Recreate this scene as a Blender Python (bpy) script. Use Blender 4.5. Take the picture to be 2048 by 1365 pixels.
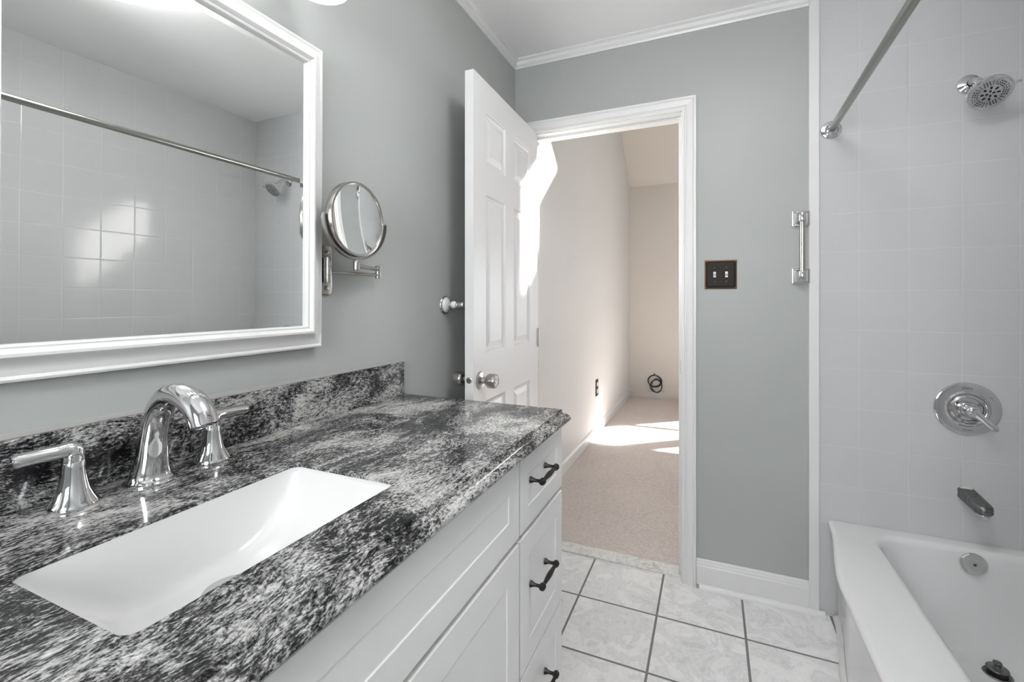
import bpy, bmesh, math, random
from math import pi, sin, cos, radians as R
from mathutils import Vector, Matrix
random.seed(7)
for o in list(bpy.data.objects): bpy.data.objects.remove(o, do_unlink=True)
C = bpy.context.scene.collection
S = bpy.context.scene

# ------------------------------------------------------------------ camera, exposure
cd = bpy.data.cameras.new('camera'); cam = bpy.data.objects.new('camera', cd); C.objects.link(cam)
cam.location = (.919, 0, 1.244); cam.rotation_euler = (R(90), 0, R(23.5))
cd.sensor_width = 36; cd.lens = 915/2048*36; cd.shift_y = -81.5/2048; cd.clip_start = .02
S.camera = cam
S.view_settings.view_transform = 'Standard'; S.view_settings.look = 'None'
S.view_settings.gamma = 1; S.view_settings.use_curve_mapping = False
S.view_settings.exposure = 1.56
# ------------------------------------------------------------------ sky and sun
w = bpy.data.worlds.new('world'); S.world = w; w.use_nodes = True
bg = w.node_tree.nodes['Background']; bg.inputs[0].default_value = (.95, .975, 1, 1); bg.inputs[1].default_value = 2.5
sl = bpy.data.lights.new('sun', 'SUN'); sun = bpy.data.objects.new('sun', sl); C.objects.link(sun)
sl.energy = 19; sl.angle = R(.9); sl.color = (1, .97, .93)
sun.location = (6, 10, 6)
sun.rotation_euler = Vector((-.478, -.387, -.317)).to_track_quat('-Z', 'Y').to_euler()
def area(name, loc, direction, sx, sy, power, col=(1, 1, 1)):
    l = bpy.data.lights.new(name, 'AREA'); o = bpy.data.objects.new(name, l); C.objects.link(o)
    l.shape = 'RECTANGLE'; l.size = sx; l.size_y = sy; l.energy = power; l.color = col
    o.location = loc; o.rotation_euler = Vector(direction).to_track_quat('-Z', 'Y').to_euler()
    return o
# added fill light behind the camera, then daylight at the bedroom windows
area('window_daylight_bathroom', (.70, -1.10, 1.55), (0, 1, -.1), .72, .82, 11, (1, 1, 1))
area('window_daylight_bedroom', (3.0, 6.25, 1.25), (0, -1, 0), 2.1, 1.2, 7, (1, .99, .98))

# ------------------------------------------------------------------ node helpers
def mat(name, col=(.8, .8, .8), rough=.5, metal=0, spec=.5, coat=0):
    m = bpy.data.materials.new(name); m.use_nodes = True
    b = m.node_tree.nodes['Principled BSDF']
    b.inputs['Base Color'].default_value = (*col, 1); b.inputs['Roughness'].default_value = rough
    b.inputs['Metallic'].default_value = metal; b.inputs['Specular IOR Level'].default_value = spec
    b.inputs['Coat Weight'].default_value = coat
    return m
class NT:
    def __init__(s, m): s.t = m.node_tree; s.b = s.t.nodes['Principled BSDF']
    def n(s, ty, **k):
        x = s.t.nodes.new(ty)
        for a, v in k.items(): setattr(x, a, v)
        return x
    def l(s, a, b): s.t.links.new(a, b)
    def val(s, inp, v):
        if isinstance(v, (int, float, tuple)): inp.default_value = v
        else: s.l(v, inp)
    def m(s, op, a, b=0, c=0):
        x = s.n('ShaderNodeMath', operation=op); s.val(x.inputs[0], a); s.val(x.inputs[1], b); s.val(x.inputs[2], c); return x.outputs[0]
    def coord(s): return s.n('ShaderNodeTexCoord').outputs['Object']
    def map(s, v, loc=(0, 0, 0), rot=(0, 0, 0), sc=(1, 1, 1)):
        x = s.n('ShaderNodeMapping'); s.l(v, x.inputs[0]); x.inputs[1].default_value = loc; x.inputs[2].default_value = rot; x.inputs[3].default_value = sc; return x.outputs[0]
    def noise(s, v, sc=5, det=4, rough=.5, dist=0):
        x = s.n('ShaderNodeTexNoise'); s.l(v, x.inputs['Vector']); x.inputs['Scale'].default_value = sc; x.inputs['Detail'].default_value = det
        x.inputs['Roughness'].default_value = rough; x.inputs['Distortion'].default_value = dist; return x.outputs[0]
    def ramp(s, f, stops, interp='LINEAR'):
        x = s.n('ShaderNodeValToRGB'); s.l(f, x.inputs[0]); e = x.color_ramp.elements; x.color_ramp.interpolation = interp
        while len(e) > 1: e.remove(e[-1])
        e[0].position = stops[0][0]; e[0].color = (*stops[0][1], 1)
        for p, c in stops[1:]:
            k = e.new(p); k.color = (*c, 1)
        return x.outputs[0]
    def mix(s, f, a, b):
        x = s.n('ShaderNodeMix', data_type='RGBA'); s.val(x.inputs[0], f)
        for i, v in ((6, a), (7, b)):
            if isinstance(v, tuple): x.inputs[i].default_value = (*v, 1)
            else: s.l(v, x.inputs[i])
        return x.outputs[2]
    def bump(s, h, st=.2, d=.001):
        x = s.n('ShaderNodeBump'); s.l(h, x.inputs['Height']); x.inputs['Strength'].default_value = st; x.inputs['Distance'].default_value = d
        s.l(x.outputs[0], s.b.inputs['Normal'])
def paint(name, col, rough=.5, st=.15, spec=.35):
    m = mat(name, col, rough, spec=spec); t = NT(m); c = t.coord()
    t.bump(t.noise(c, 160, 3, .6), st, .0008)
    n2 = t.noise(c, 1.7, 3)
    k = tuple(v*.975 for v in col); t.l(t.mix(n2, k, tuple(min(1, v*1.02) for v in col)), t.b.inputs['Base Color'])
    return m
def tile(name, au, av, ou, ov, su, sv, gw, tcol, gcol, rough=.12, st=.35, vary=.0, veins=False):
    m = mat(name, tcol, rough); t = NT(m); c = t.coord(); sp = t.n('ShaderNodeSeparateXYZ'); t.l(c, sp.inputs[0])
    def dist(ax, off, s):
        u = t.m('DIVIDE', t.m('SUBTRACT', sp.outputs[ax], off), s)
        fr = t.m('FRACT', u); dd = t.m('MINIMUM', fr, t.m('SUBTRACT', 1, fr)); return t.m('MULTIPLY', dd, s), t.m('FLOOR', u)
    du, fu = dist(au, ou, su); dv, fv = dist(av, ov, sv)
    d = t.m('MINIMUM', du, dv)
    mr = t.n('ShaderNodeMapRange', interpolation_type='SMOOTHSTEP'); t.l(d, mr.inputs[0]); mr.inputs[1].default_value = gw*.5; mr.inputs[2].default_value = gw*.5+.0007
    g = mr.outputs[0]
    base = tcol
    if veins:
        cb = t.n('ShaderNodeCombineXYZ'); t.l(t.m('MULTIPLY', fu, 3.7), cb.inputs[0]); t.l(t.m('MULTIPLY', fv, 5.1), cb.inputs[1])
        va = t.n('ShaderNodeVectorMath', operation='ADD'); t.l(c, va.inputs[0]); t.l(cb.outputs[0], va.inputs[1])
        n1 = t.noise(va.outputs[0], 7, 8, .62, 1.4); n2 = t.noise(va.outputs[0], 22, 7, .7, .6)
        v1 = t.ramp(n1, [(.34, (.64, .645, .65)), (.45, (.77, .77, .775)), (.49, (.69, .69, .695)), (.53, (.80, .80, .805)), (.7, (.85, .85, .85))])
        v2 = t.ramp(n2, [(.3, (.80, .80, .80)), (.47, (1, 1, 1)), (.54, (.93, .93, .93)), (.6, (1, 1, 1))])
        mm = t.n('ShaderNodeMix', data_type='RGBA', blend_type='MULTIPLY'); mm.inputs[0].default_value = 1; t.l(v1, mm.inputs[6]); t.l(v2, mm.inputs[7]); base = mm.outputs[2]
    t.l(t.mix(g, gcol, base), t.b.inputs['Base Color'])
    t.l(t.m('ADD', t.m('MULTIPLY', t.m('SUBTRACT', 1, g), .6), rough), t.b.inputs['Roughness'])
    # tile pillow + grout depth
    mr2 = t.n('ShaderNodeMapRange', interpolation_type='SMOOTHSTEP'); t.l(d, mr2.inputs[0]); mr2.inputs[1].default_value = gw*.35; mr2.inputs[2].default_value = gw*.5+.003
    wv = t.noise(c, 9, 2)
    t.bump(t.m('ADD', mr2.outputs[0], t.m('MULTIPLY', wv, .35)), st, .0012)
    return m

M = {}
M['wall'] = paint('grey_wall_paint', (.395, .411, .405), .42)
M['white'] = paint('white_trim_paint', (.70, .705, .70), .32, .05, .5)
M['ceil'] = paint('ceiling_paint', (.86, .86, .86), .7, .1)
M['beige'] = paint('bedroom_wall_paint', (.67, .67, .66), .6)
M['beige_ceiling'] = paint('bedroom_ceiling_paint', (.70, .665, .62), .7)
M['beige_back'] = paint('bedroom_back_wall_paint', (.68, .64, .60), .6)  # same paint as the left wall, with its warmer lighting put into the colour
M['cab'] = paint('cabinet_white', (.87, .87, .865), .38, .03, .4)
M['doorw'] = paint('door_white', (.70, .70, .705), .36, .08, .45)
M['tileY'] = tile('shower_tile_end', 0, 2, 1.4424, .0615, .1524, .1524, .0022, (.555, .56, .57), (.572, .577, .587), .13, .32)
M['tileX'] = tile('shower_tile_side', 1, 2, 2.045, .0615, .1524, .1524, .0022, (.555, .56, .57), (.572, .577, .587), .10, .40)
M['floor'] = tile('floor_tile', 0, 1, .4085, 1.8812, .3143, .3015, .0078, (.7, .7, .7), (.20, .197, .19), .32, .3, veins=True)
M['porcelain'] = mat('porcelain', (.66, .665, .665), .10, coat=.3)
M['enamel'] = mat('tub_enamel', (.69, .695, .70), .16, coat=.3)
M['chrome'] = mat('chrome', (.68, .68, .69), .06, 1)
M['nickel'] = mat('brushed_nickel', (.46, .445, .43), .26, 1)
t = NT(M['nickel']); t.bump(t.noise(t.map(t.coord(), sc=(1, 1, 30)), 60, 3), .08, .0004)
M['steel'] = mat('rod_steel', (.33, .33, .31), .24, 1)
M['worn'] = mat('worn_chrome', (.22, .22, .22), .34, 1)
t = NT(M['worn']); nn = t.noise(t.coord(), 90, 5, .65); t.l(t.ramp(nn, [(.3, (.10, .10, .10)), (.6, (.26, .26, .26))]), t.b.inputs['Base Color']); t.l(t.m('ADD', t.m('MULTIPLY', nn, .5), .15), t.b.inputs['Roughness'])
M['spotted'] = mat('water_spotted_chrome', (.62, .63, .63), .2, 1)
t = NT(M['spotted']); nn = t.noise(t.map(t.coord(), sc=(1, 1, .35)), 130, 4); t.l(t.m('ADD', t.m('MULTIPLY', nn, .4), .12), t.b.inputs['Roughness'])
M['mirror'] = mat('mirror_glass', (.93, .95, .94), .0, 1)
M['bronze'] = mat('oil_rubbed_bronze', (.010, .007, .006), .30, 0, .45)
M['bronzep'] = mat('bronze_plate', (.020, .016, .013), .55, 0, .25)
M['copper'] = mat('worn_bronze_edge', (.16, .075, .04), .4, .7)
M['black'] = mat('black_rubber', (.01, .01, .01), .6)
M['cable'] = mat('black_cable', (.012, .011, .01), .5)
M['plug'] = mat('white_plastic', (.75, .75, .74), .35)
M['dark'] = mat('dark_void', (.02, .02, .02), .8)
M['caulk'] = mat('grey_sealant', (.33, .33, .32), .6)
M['ink'] = mat('etched_lettering', (.16, .16, .16), .5)
M['red'] = mat('red_mark', (.35, .01, .03), .4)
M['wood'] = mat('raw_chipped_wood', (.36, .32, .26), .8)
m = mat('lamp_glass', (1, 1, 1), .3); m.node_tree.nodes['Principled BSDF'].inputs['Emission Color'].default_value = (1, .985, .96, 1); m.node_tree.nodes['Principled BSDF'].inputs['Emission Strength'].default_value = .8; M['lamp'] = m
m = mat('dome_glass', (1, 1, 1), .3); m.node_tree.nodes['Principled BSDF'].inputs['Emission Color'].default_value = (1, .99, .98, 1); m.node_tree.nodes['Principled BSDF'].inputs['Emission Strength'].default_value = 8.4; M['dome'] = m  # glow of the added ceiling fill lamp
# window glass
m = bpy.data.materials.new('window_glass'); m.use_nodes = True; nt = m.node_tree; nt.nodes.clear()
o_ = nt.nodes.new('ShaderNodeOutputMaterial'); mx = nt.nodes.new('ShaderNodeMixShader'); tr = nt.nodes.new('ShaderNodeBsdfTransparent'); gl = nt.nodes.new('ShaderNodeBsdfGlossy'); gl.inputs['Roughness'].default_value = .02
mx.inputs[0].default_value = .06; nt.links.new(tr.outputs[0], mx.inputs[1]); nt.links.new(gl.outputs[0], mx.inputs[2]); nt.links.new(mx.outputs[0], o_.inputs[0]); M['glass'] = m
# carpet
m = mat('beige_carpet', (.5, .42, .37), .95, spec=.1); t = NT(m); c = t.coord()
a = t.noise(t.map(c, sc=(1, 2.2, 1)), 75, 5, .7); b_ = t.noise(c, 260, 3, .7); d_ = t.noise(c, 2.4, 4)
f = t.m('ADD', t.m('MULTIPLY', a, .6), t.m('ADD', t.m('MULTIPLY', b_, .3), t.m('MULTIPLY', d_, .12)))
t.l(t.ramp(f, [(.36, (.54, .45, .41)), (.5, (.80, .71, .665)), (.64, (.92, .85, .81))]), t.b.inputs['Base Color']); t.bump(f, 1.0, .014); M['carpet'] = m
# marble sill
m = mat('marble', (.7, .7, .7), .22); t = NT(m); c = t.coord(); a = t.noise(c, 26, 8, .7, 1.5); b2 = t.noise(c, 90, 5, .7)
t.l(t.ramp(t.m('ADD', t.m('MULTIPLY', a, .75), t.m('MULTIPLY', b2, .25)), [(.34, (.42, .42, .41)), (.46, (.60, .60, .59)), (.52, (.70, .70, .69)), (.7, (.76, .76, .75))]), t.b.inputs['Base Color']); M['marble'] = m
# granite
def granite(name, flip=False):
    dk = .018 if flip else 0
    m = mat(name, (.3, .3, .3), .11, spec=.42); t = NT(m); c = t.coord()
    if flip: c = t.map(c, rot=(0, R(90), 0))          # upright slab: grain lies in the wall plane
    wob = t.n('ShaderNodeTexNoise'); t.l(c, wob.inputs['Vector']); wob.inputs['Scale'].default_value = 5; wob.inputs['Detail'].default_value = 2
    sb = t.n('ShaderNodeVectorMath', operation='SUBTRACT'); t.l(wob.outputs['Color'], sb.inputs[0]); sb.inputs[1].default_value = (.5, .5, .5)
    sc = t.n('ShaderNodeVectorMath', operation='SCALE'); t.l(sb.outputs[0], sc.inputs[0]); sc.inputs[3].default_value = .09
    ad = t.n('ShaderNodeVectorMath', operation='ADD'); t.l(c, ad.inputs[0]); t.l(sc.outputs[0], ad.inputs[1])
    v = ad.outputs[0]
    st = t.map(v, rot=(0, 0, R(-12 if not flip else 6)), sc=(3.4, 1, 3.4))
    fine = t.noise(st, 78, 6, .74, .3)
    grain = t.noise(t.map(v, rot=(0, 0, R(-12)), sc=(1.8, 1, 1.8)), 230, 3, .7)
    band = t.noise(t.map(v, rot=(0, 0, R(-14)), sc=(2.0, .8, 2.0)), 7, 5, .65, .9)
    big = t.noise(t.map(v, rot=(0, 0, R(-30)), sc=(1.3, .9, 1)), 3.6, 4, .55, 1.0)
    f = t.m('ADD', t.m('MULTIPLY', fine, 1.2), t.m('MULTIPLY', grain, .6))
    f = t.m('ADD', f, t.m('MULTIPLY', band, .80)); f = t.m('ADD', f, t.m('MULTIPLY', big, .75))
    f = t.m('MULTIPLY', f, 1/3.35)
    col = t.ramp(f, [(.450+dk, (.006, .006, .007)), (.480+dk, (.035, .035, .037)), (.500+dk, (.12, .12, .123)), (.520+dk, (.29, .29, .29)), (.553+dk, (.47, .465, .45)), (.60+dk, (.63, .62, .60))])
    t.l(col, t.b.inputs['Base Color']); t.bump(fine, .02, .0005)
    return m
M['granite'] = granite('granite'); M['granite_v'] = granite('granite_upright', True)

# ------------------------------------------------------------------ mesh helpers
def bx(bm, x0, x1, y0, y1, z0, z1, mi=0):
    vs = [bm.verts.new(p) for p in ((x0,y0,z0),(x1,y0,z0),(x1,y1,z0),(x0,y1,z0),(x0,y0,z1),(x1,y0,z1),(x1,y1,z1),(x0,y1,z1))]
    for q in ((0,3,2,1),(4,5,6,7),(0,1,5,4),(1,2,6,5),(2,3,7,6),(3,0,4,7)):
        bm.faces.new([vs[i] for i in q]).material_index = mi
def nb(*boxes):
    bm = bmesh.new()
    for b in boxes: bx(bm, *b)
    return bm
def frame_of(d):
    d = Vector(d).normalized(); u = Vector((0, 0, 1)) if abs(d.z) < .9 else Vector((1, 0, 0))
    a = d.cross(u).normalized(); b = d.cross(a).normalized(); return a, b
def lathe(bm, prof, origin=(0, 0, 0), axis=(0, 0, 1), seg=40, mi=0, ell=1, cap=True):
    """prof: list of (r, h) along axis"""
    ax = Vector(axis).normalized(); a, b = frame_of(ax); o = Vector(origin); rings = []
    for r, h in prof:
        if r < 1e-6: rings.append([bm.verts.new(o+ax*h)])
        else: rings.append([bm.verts.new(o+ax*h+(a*cos(2*pi*i/seg)+b*sin(2*pi*i/seg)*ell)*r) for i in range(seg)])
    for p, q in zip(rings, rings[1:]):
        if len(p) == 1 and len(q) == 1: continue
        for i in range(seg):
            j = (i+1) % seg
            if len(p) == 1: f = bm.faces.new((p[0], q[j], q[i]))
            elif len(q) == 1: f = bm.faces.new((p[i], p[j], q[0]))
            else: f = bm.faces.new((p[i], p[j], q[j], q[i]))
            f.material_index = mi
    if cap:
        for rg in (rings[0], rings[-1]):
            if len(rg) > 1: bm.faces.new(rg).material_index = mi
def smooth_path(pts, n=8):
    P = [Vector(p) for p in pts]; out = []
    for i in range(len(P)-1):
        p0 = P[i-1] if i else P[i]*2-P[i+1]; p1 = P[i]; p2 = P[i+1]; p3 = P[i+2] if i+2 < len(P) else P[i+1]*2-P[i]
        for k in range(n):
            s = k/n; out.append(.5*((2*p1)+(-p0+p2)*s+(2*p0-5*p1+4*p2-p3)*s*s+(-p0+3*p1-3*p2+p3)*s**3))
    out.append(P[-1]); return out
def tube(bm, pts, rad, seg=20, mi=0, closed=False, ell=(1, 1), cap=True, up=None):
    P = [Vector(p) for p in pts]; n = len(P)
    rads = rad if isinstance(rad, (list, tuple)) else [rad]*n
    prev = None; rings = []
    for i in range(n):
        if closed: t_ = (P[(i+1) % n]-P[i-1]).normalized()
        else: t_ = (P[min(i+1, n-1)]-P[max(i-1, 0)]).normalized()
        if prev is None:
            a = Vector(up) if up else frame_of(t_)[0]
            a = (a-t_*a.dot(t_)).normalized()
        else: a = (prev-t_*prev.dot(t_)).normalized()
        prev = a; b = t_.cross(a)
        rings.append([bm.verts.new(P[i]+(a*cos(2*pi*k/seg)*ell[0]+b*sin(2*pi*k/seg)*ell[1])*rads[i]) for k in range(seg)])
    for i in range(n if closed else n-1):
        p, q = rings[i], rings[(i+1) % n]
        for k in range(seg):
            j = (k+1) % seg; bm.faces.new((p[k], p[j], q[j], q[k])).material_index = mi
    if not closed and cap:
        bm.faces.new(rings[0][::-1]).material_index = mi; bm.faces.new(rings[-1]).material_index = mi
def obj(name, bm, m, parent=None, smooth=None, bevel=0, seg=2):
    bmesh.ops.remove_doubles(bm, verts=bm.verts, dist=1e-6)
    bmesh.ops.recalc_face_normals(bm, faces=bm.faces)
    me = bpy.data.meshes.new(name); bm.to_mesh(me); bm.free()
    for x in (m if isinstance(m, (list, tuple)) else [m]): me.materials.append(x)
    o = bpy.data.objects.new(name, me); C.objects.link(o)
    if parent: o.parent = parent
    if smooth is not None:
        me.polygons.foreach_set('use_smooth', [True]*len(me.polygons))
        try: me.set_sharp_from_angle(angle=R(smooth))
        except Exception: pass
    if bevel:
        b = o.modifiers.new('bevel', 'BEVEL'); b.width = bevel; b.segments = seg; b.limit_method = 'ANGLE'; b.angle_limit = R(40)
    return o
def struct(name, bm, m, **k):
    o = obj(name, bm, m, **k)
    if not o.parent: o['kind'] = 'structure'
    return o
def tag(o, label, cat, group=None):
    o['label'] = label; o['category'] = cat
    if group: o['group'] = group
    return o
def thing(name, label, cat, loc=(0, 0, 0), group=None):
    o = bpy.data.objects.new(name, None); C.objects.link(o); o.location = loc; o.empty_display_size = .05
    return tag(o, label, cat, group)
def keep(o, t):      # parent o to t, o keeps its world coordinates
    o.parent = t; o.matrix_parent_inverse = Matrix.Translation(t.location).inverted(); return o
def extrude(bm, prof, p0, p1, ua, ub, mi=0, cap=True, m0=0, m1=0):
    """profile [(a,b)] swept from p0 to p1; ua, ub: profile axes; m0/m1 mitre: shift along the sweep per unit a"""
    p0 = Vector(p0); p1 = Vector(p1); d = (p1-p0).normalized(); ua = Vector(ua); ub = Vector(ub)
    A = [bm.verts.new(p0+ua*a+ub*b+d*a*m0) for a, b in prof]; B = [bm.verts.new(p1+ua*a+ub*b+d*a*m1) for a, b in prof]
    n = len(prof)
    for i in range(n):
        j = (i+1) % n; bm.faces.new((A[i], A[j], B[j], B[i])).material_index = mi
    if cap: bm.faces.new(A[::-1]).material_index = mi; bm.faces.new(B).material_index = mi
def panel_slab(bm, W, H, T, panels, rings, mp, both=False):
    """slab with moulded panels; mp(u, d, v) -> world, d = depth out of the front face"""
    us = sorted({0, W, *[p[0] for p in panels], *[p[1] for p in panels]}); vs = sorted({0, H, *[p[2] for p in panels], *[p[3] for p in panels]})
    def face(pts): bm.faces.new([bm.verts.new(mp(*p)) for p in pts])
    for side in ((0, 1), (-T, -1))[:2 if both else 1]:
        d0, sg = side
        for a, b in zip(us, us[1:]):
            for c, d in zip(vs, vs[1:]):
                if any(p[0]-1e-6 <= a and b <= p[1]+1e-6 and p[2]-1e-6 <= c and d <= p[3]+1e-6 for p in panels): continue
                face([(a, d0, c), (b, d0, c), (b, d0, d), (a, d0, d)])
        for p in panels:
            rr = [(0, 0)]+rings; L = [[(p[0]+i, d0+sg*q, p[2]+i), (p[1]-i, d0+sg*q, p[2]+i), (p[1]-i, d0+sg*q, p[3]-i), (p[0]+i, d0+sg*q, p[3]-i)] for i, q in rr]
            for l0, l1 in zip(L, L[1:]):
                for k in range(4): face([l0[k], l0[(k+1) % 4], l1[(k+1) % 4], l1[k]])
            face(L[-1])
    if not both: face([(0, -T, 0), (W, -T, 0), (W, -T, H), (0, -T, H)])
    for q in ([(0, 0, 0), (W, 0, 0), (W, -T, 0), (0, -T, 0)], [(0, 0, H), (W, 0, H), (W, -T, H), (0, -T, H)], [(0, 0, 0), (0, 0, H), (0, -T, H), (0, -T, 0)], [(W, 0, 0), (W, 0, H), (W, -T, H), (W, -T, 0)]): face(q)
def rrect(x0, x1, y0, y1, r, nx=10, ny=10, nc=8):
    """rounded rectangle loop; returns [(x, y, side/corner info)]"""
    L = []
    def lin(a, b, n): return [a+(b-a)*i/n for i in range(1, n)]
    segs = [((x1-r, y0+r), -pi/2, 'R', 1, ny), ((x1-r, y1-r), 0, 'T', 0, nx), ((x0+r, y1-r), pi/2, 'L', 1, ny), ((x0+r, y0+r), pi, 'B', 0, nx)]
    for k, (c, a0, s, vert, n) in enumerate(segs):
        for i in range(nc+1):
            a = a0+pi/2*i/nc; L.append((c[0]+r*cos(a), c[1]+r*sin(a), ('c', k, i/nc)))
        if s == 'R': L += [(x1, y, ('s', k, 0)) for y in lin(y0+r, y1-r, n)]
        if s == 'T': L += [(x, y1, ('s', k, 0)) for x in lin(x1-r, x0+r, n)]
        if s == 'L': L += [(x0, y, ('s', k, 0)) for y in lin(y1-r, y0+r, n)]
        if s == 'B': L += [(x, y0, ('s', k, 0)) for x in lin(x0+r, x1-r, n)]
    return L
def outer_of(L, X0, X1, Y0, Y1):
    O = []
    cn = [(X1, Y0), (X1, Y1), (X0, Y1), (X0, Y0)]
    for x, y, (ty, k, s) in L:
        if ty == 's': O.append([(X1, y), (x, Y1), (X0, y), (x, Y0)][k])
        elif abs(s-.5) < 1e-6: O.append(cn[k])
        elif s < .5: O.append([(x, Y0), (X1, y), (x, Y1), (X0, y)][k])
        else: O.append([(X1, y), (x, Y1), (X0, y), (x, Y0)][k])
    return O
def bridge(bm, rings, mi=0):
    for p, q in zip(rings, rings[1:]):
        n = len(p)
        for i in range(n):
            j = (i+1) % n; bm.faces.new((p[i], p[j], q[j], q[i])).material_index = mi
def text_mesh(name, s, size, mx, m, parent=None, ex=.0003):
    cu = bpy.data.curves.new(name, 'FONT'); cu.body = s; cu.size = size; cu.extrude = ex; cu.align_x = 'CENTER'; cu.align_y = 'CENTER'
    o = bpy.data.objects.new(name, cu); C.objects.link(o); dg = bpy.context.evaluated_depsgraph_get()
    me = bpy.data.meshes.new_from_object(o.evaluated_get(dg)); bpy.data.objects.remove(o); me.name = name
    me.transform(mx); me.materials.clear(); me.materials.append(m)
    q = bpy.data.objects.new(name, me); C.objects.link(q)
    if parent: keep(q, parent)
    return q

# ================================================================== SETTING
D = 2.152; H = 2.464; WR = 2.11; DX0, DX1, DZ = .085, .803, 2.078       # far wall, ceiling, tub wall, door opening
BL = -.05; BB = 6.05
struct('floor', nb((-.12, 2.25, -1.15, 2.178, -.06, 0)), M['floor'])
struct('wall_left', nb((-.12, 0, -1.15, D, 0, H)), M['wall'])
struct('wall_far', nb((-.12, DX0-.018, D, 2.272, 0, H+.02), (DX0-.018, DX1+.018, D, 2.272, DZ+.018, H+.02), (DX1+.018, 1.295, D, 2.272, 0, H+.02)), M['wall'])
struct('wall_alcove_far', nb((1.295, WR+.1, D, 2.272, 0, H+.02)), M['tileY'])
struct('wall_alcove_right', nb((WR, WR+.1, .53, D, 0, H+.02)), M['tileX'])
struct('wall_alcove_near', nb((1.34, WR, .53, .63, 0, H+.02)), M['tileY'])
struct('wall_right', nb((1.34, 1.44, -1.0, .53, 0, H+.02)), M['wall'])
struct('ceiling', nb((-.12, WR+.1, -1.15, 2.272, H, H+.08)), M['ceil'])
# wall behind the camera with a window added for the fill light
struct('wall_near', nb((0, .34, -1.1, -.98, 0, H), (1.06, 1.34, -1.1, -.98, 0, H), (.34, 1.06, -1.1, -.98, 0, 1.14), (.34, 1.06, -1.1, -.98, 1.96, H)), M['wall'])
bm = nb((.34, .385, -1.08, -1.0, 1.14, 1.96), (1.015, 1.06, -1.08, -1.0, 1.14, 1.96), (.385, 1.015, -1.08, -1.0, 1.14, 1.185), (.385, 1.015, -1.08, -1.0, 1.915, 1.96), (.385, 1.015, -1.06, -1.02, 1.53, 1.57))
w1 = struct('window_1', bm, M['white'])
obj('pane', nb((.385, 1.015, -1.042, -1.038, 1.185, 1.915)), M['glass'], parent=w1)
# crown mouldings
cp = [(0, 0), (0, -.044), (.006, -.044), (.009, -.036), (.017, -.028), (.020, -.014), (.030, -.008), (.030, 0)]
bm = bmesh.new(); extrude(bm, cp, (0, D, H), (1.277, D, H), (0, -1, 0), (0, 0, 1), m0=1); struct('trim_1', bm, M['white'])
bm = bmesh.new(); extrude(bm, cp, (0, -.98, H), (0, D, H), (1, 0, 0), (0, 0, 1), m1=-1); struct('trim_2', bm, M['white'])
# door casing, jamb and stop
prof = [(0, 0), (0, .010), (.004, .012), (.010, .0125), (.013, .0095), (.017, .0095), (.021, .014), (.042, .0175), (.047, .0155), (.050, .0185), (.057, .0185), (.057, 0)]
bm = bmesh.new()
extrude(bm, prof, (DX1, D, 0), (DX1, D, DZ), (1, 0, 0), (0, -1, 0), m1=1)
extrude(bm, prof, (DX0, D, 0), (DX0, D, DZ), (-1, 0, 0), (0, -1, 0), m1=1)
extrude(bm, prof, (DX0, D, DZ), (DX1, D, DZ), (0, 0, 1), (0, -1, 0), m0=-1, m1=1)
extrude(bm, prof, (DX1, 2.272, 0), (DX1, 2.272, DZ), (1, 0, 0), (0, 1, 0), m1=1)
extrude(bm, prof, (DX0, 2.272, 0), (DX0, 2.272, DZ), (-1, 0, 0), (0, 1, 0), m1=1)
extrude(bm, prof, (DX0, 2.272, DZ), (DX1, 2.272, DZ), (0, 0, 1), (0, 1, 0), m0=-1, m1=1)
struct('trim_3', bm, M['white'])
jx0, jx1 = DX0-.004, DX1-.004
bm = nb((DX0-.018, DX0-.001, D, 2.272, 0, DZ+.017), (DX1-.006, DX1+.018, D, 2.272, 0, DZ+.017), (DX0-.001, DX1-.006, D, 2.272, DZ-.006, DZ+.017),
        (DX0-.001, DX0+.010, 2.192, 2.228, 0, DZ-.006), (DX1-.017, DX1-.006, 2.192, 2.228, .012, DZ-.006), (DX0+.010, DX1-.017, 2.192, 2.228, DZ-.017, DZ-.006))
jamb = struct('trim_4', bm, M['white'], bevel=.0012)
obj('strike_plate', nb((DX1-.0075, DX1-.0055, 2.158, 2.186, .915, .975)), M['nickel'], parent=jamb)
# tile edge board, baseboard and shoe
bm = nb((1.277, 1.3125, D-.012, D, 0, H)); struct('trim_5', bm, M['white'], bevel=.003)
bp_ = [(0, 0), (.012, 0), (.012, .092), (.0095, .098), (.0095, .104), (.007, .108), (.006, .116), (.003, .121), (0, .122)]
bm = bmesh.new(); extrude(bm, bp_, (.861, D, 0), (1.277, D, 0), (0, -1, 0), (0, 0, 1)); struct('baseboard_far', bm, M['white'])
qr = [(0, 0), (.018, 0)]+[(.018*cos(a*pi/12), .020*sin(a*pi/12)) for a in range(1, 7)]
bm = bmesh.new(); extrude(bm, qr, (.872, D-.012, 0), (1.33, D-.012, 0), (0, -1, 0), (0, 0, 1)); o = struct('trim_6', bm, M['white'])
obj('chipped_end', nb((.861, .872, D-.022, D-.012, 0, .013)), M['wood'], parent=o)
bm = bmesh.new(); extrude(bm, bp_, (0, 1.24, 0), (0, D, 0), (1, 0, 0), (0, 0, 1)); struct('baseboard_left', bm, M['white'])
# marble saddle
struct('trim_7', nb((DX0, DX1-.007, 2.178, 2.262, -.02, .008)), M['marble'], bevel=.003)

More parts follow.
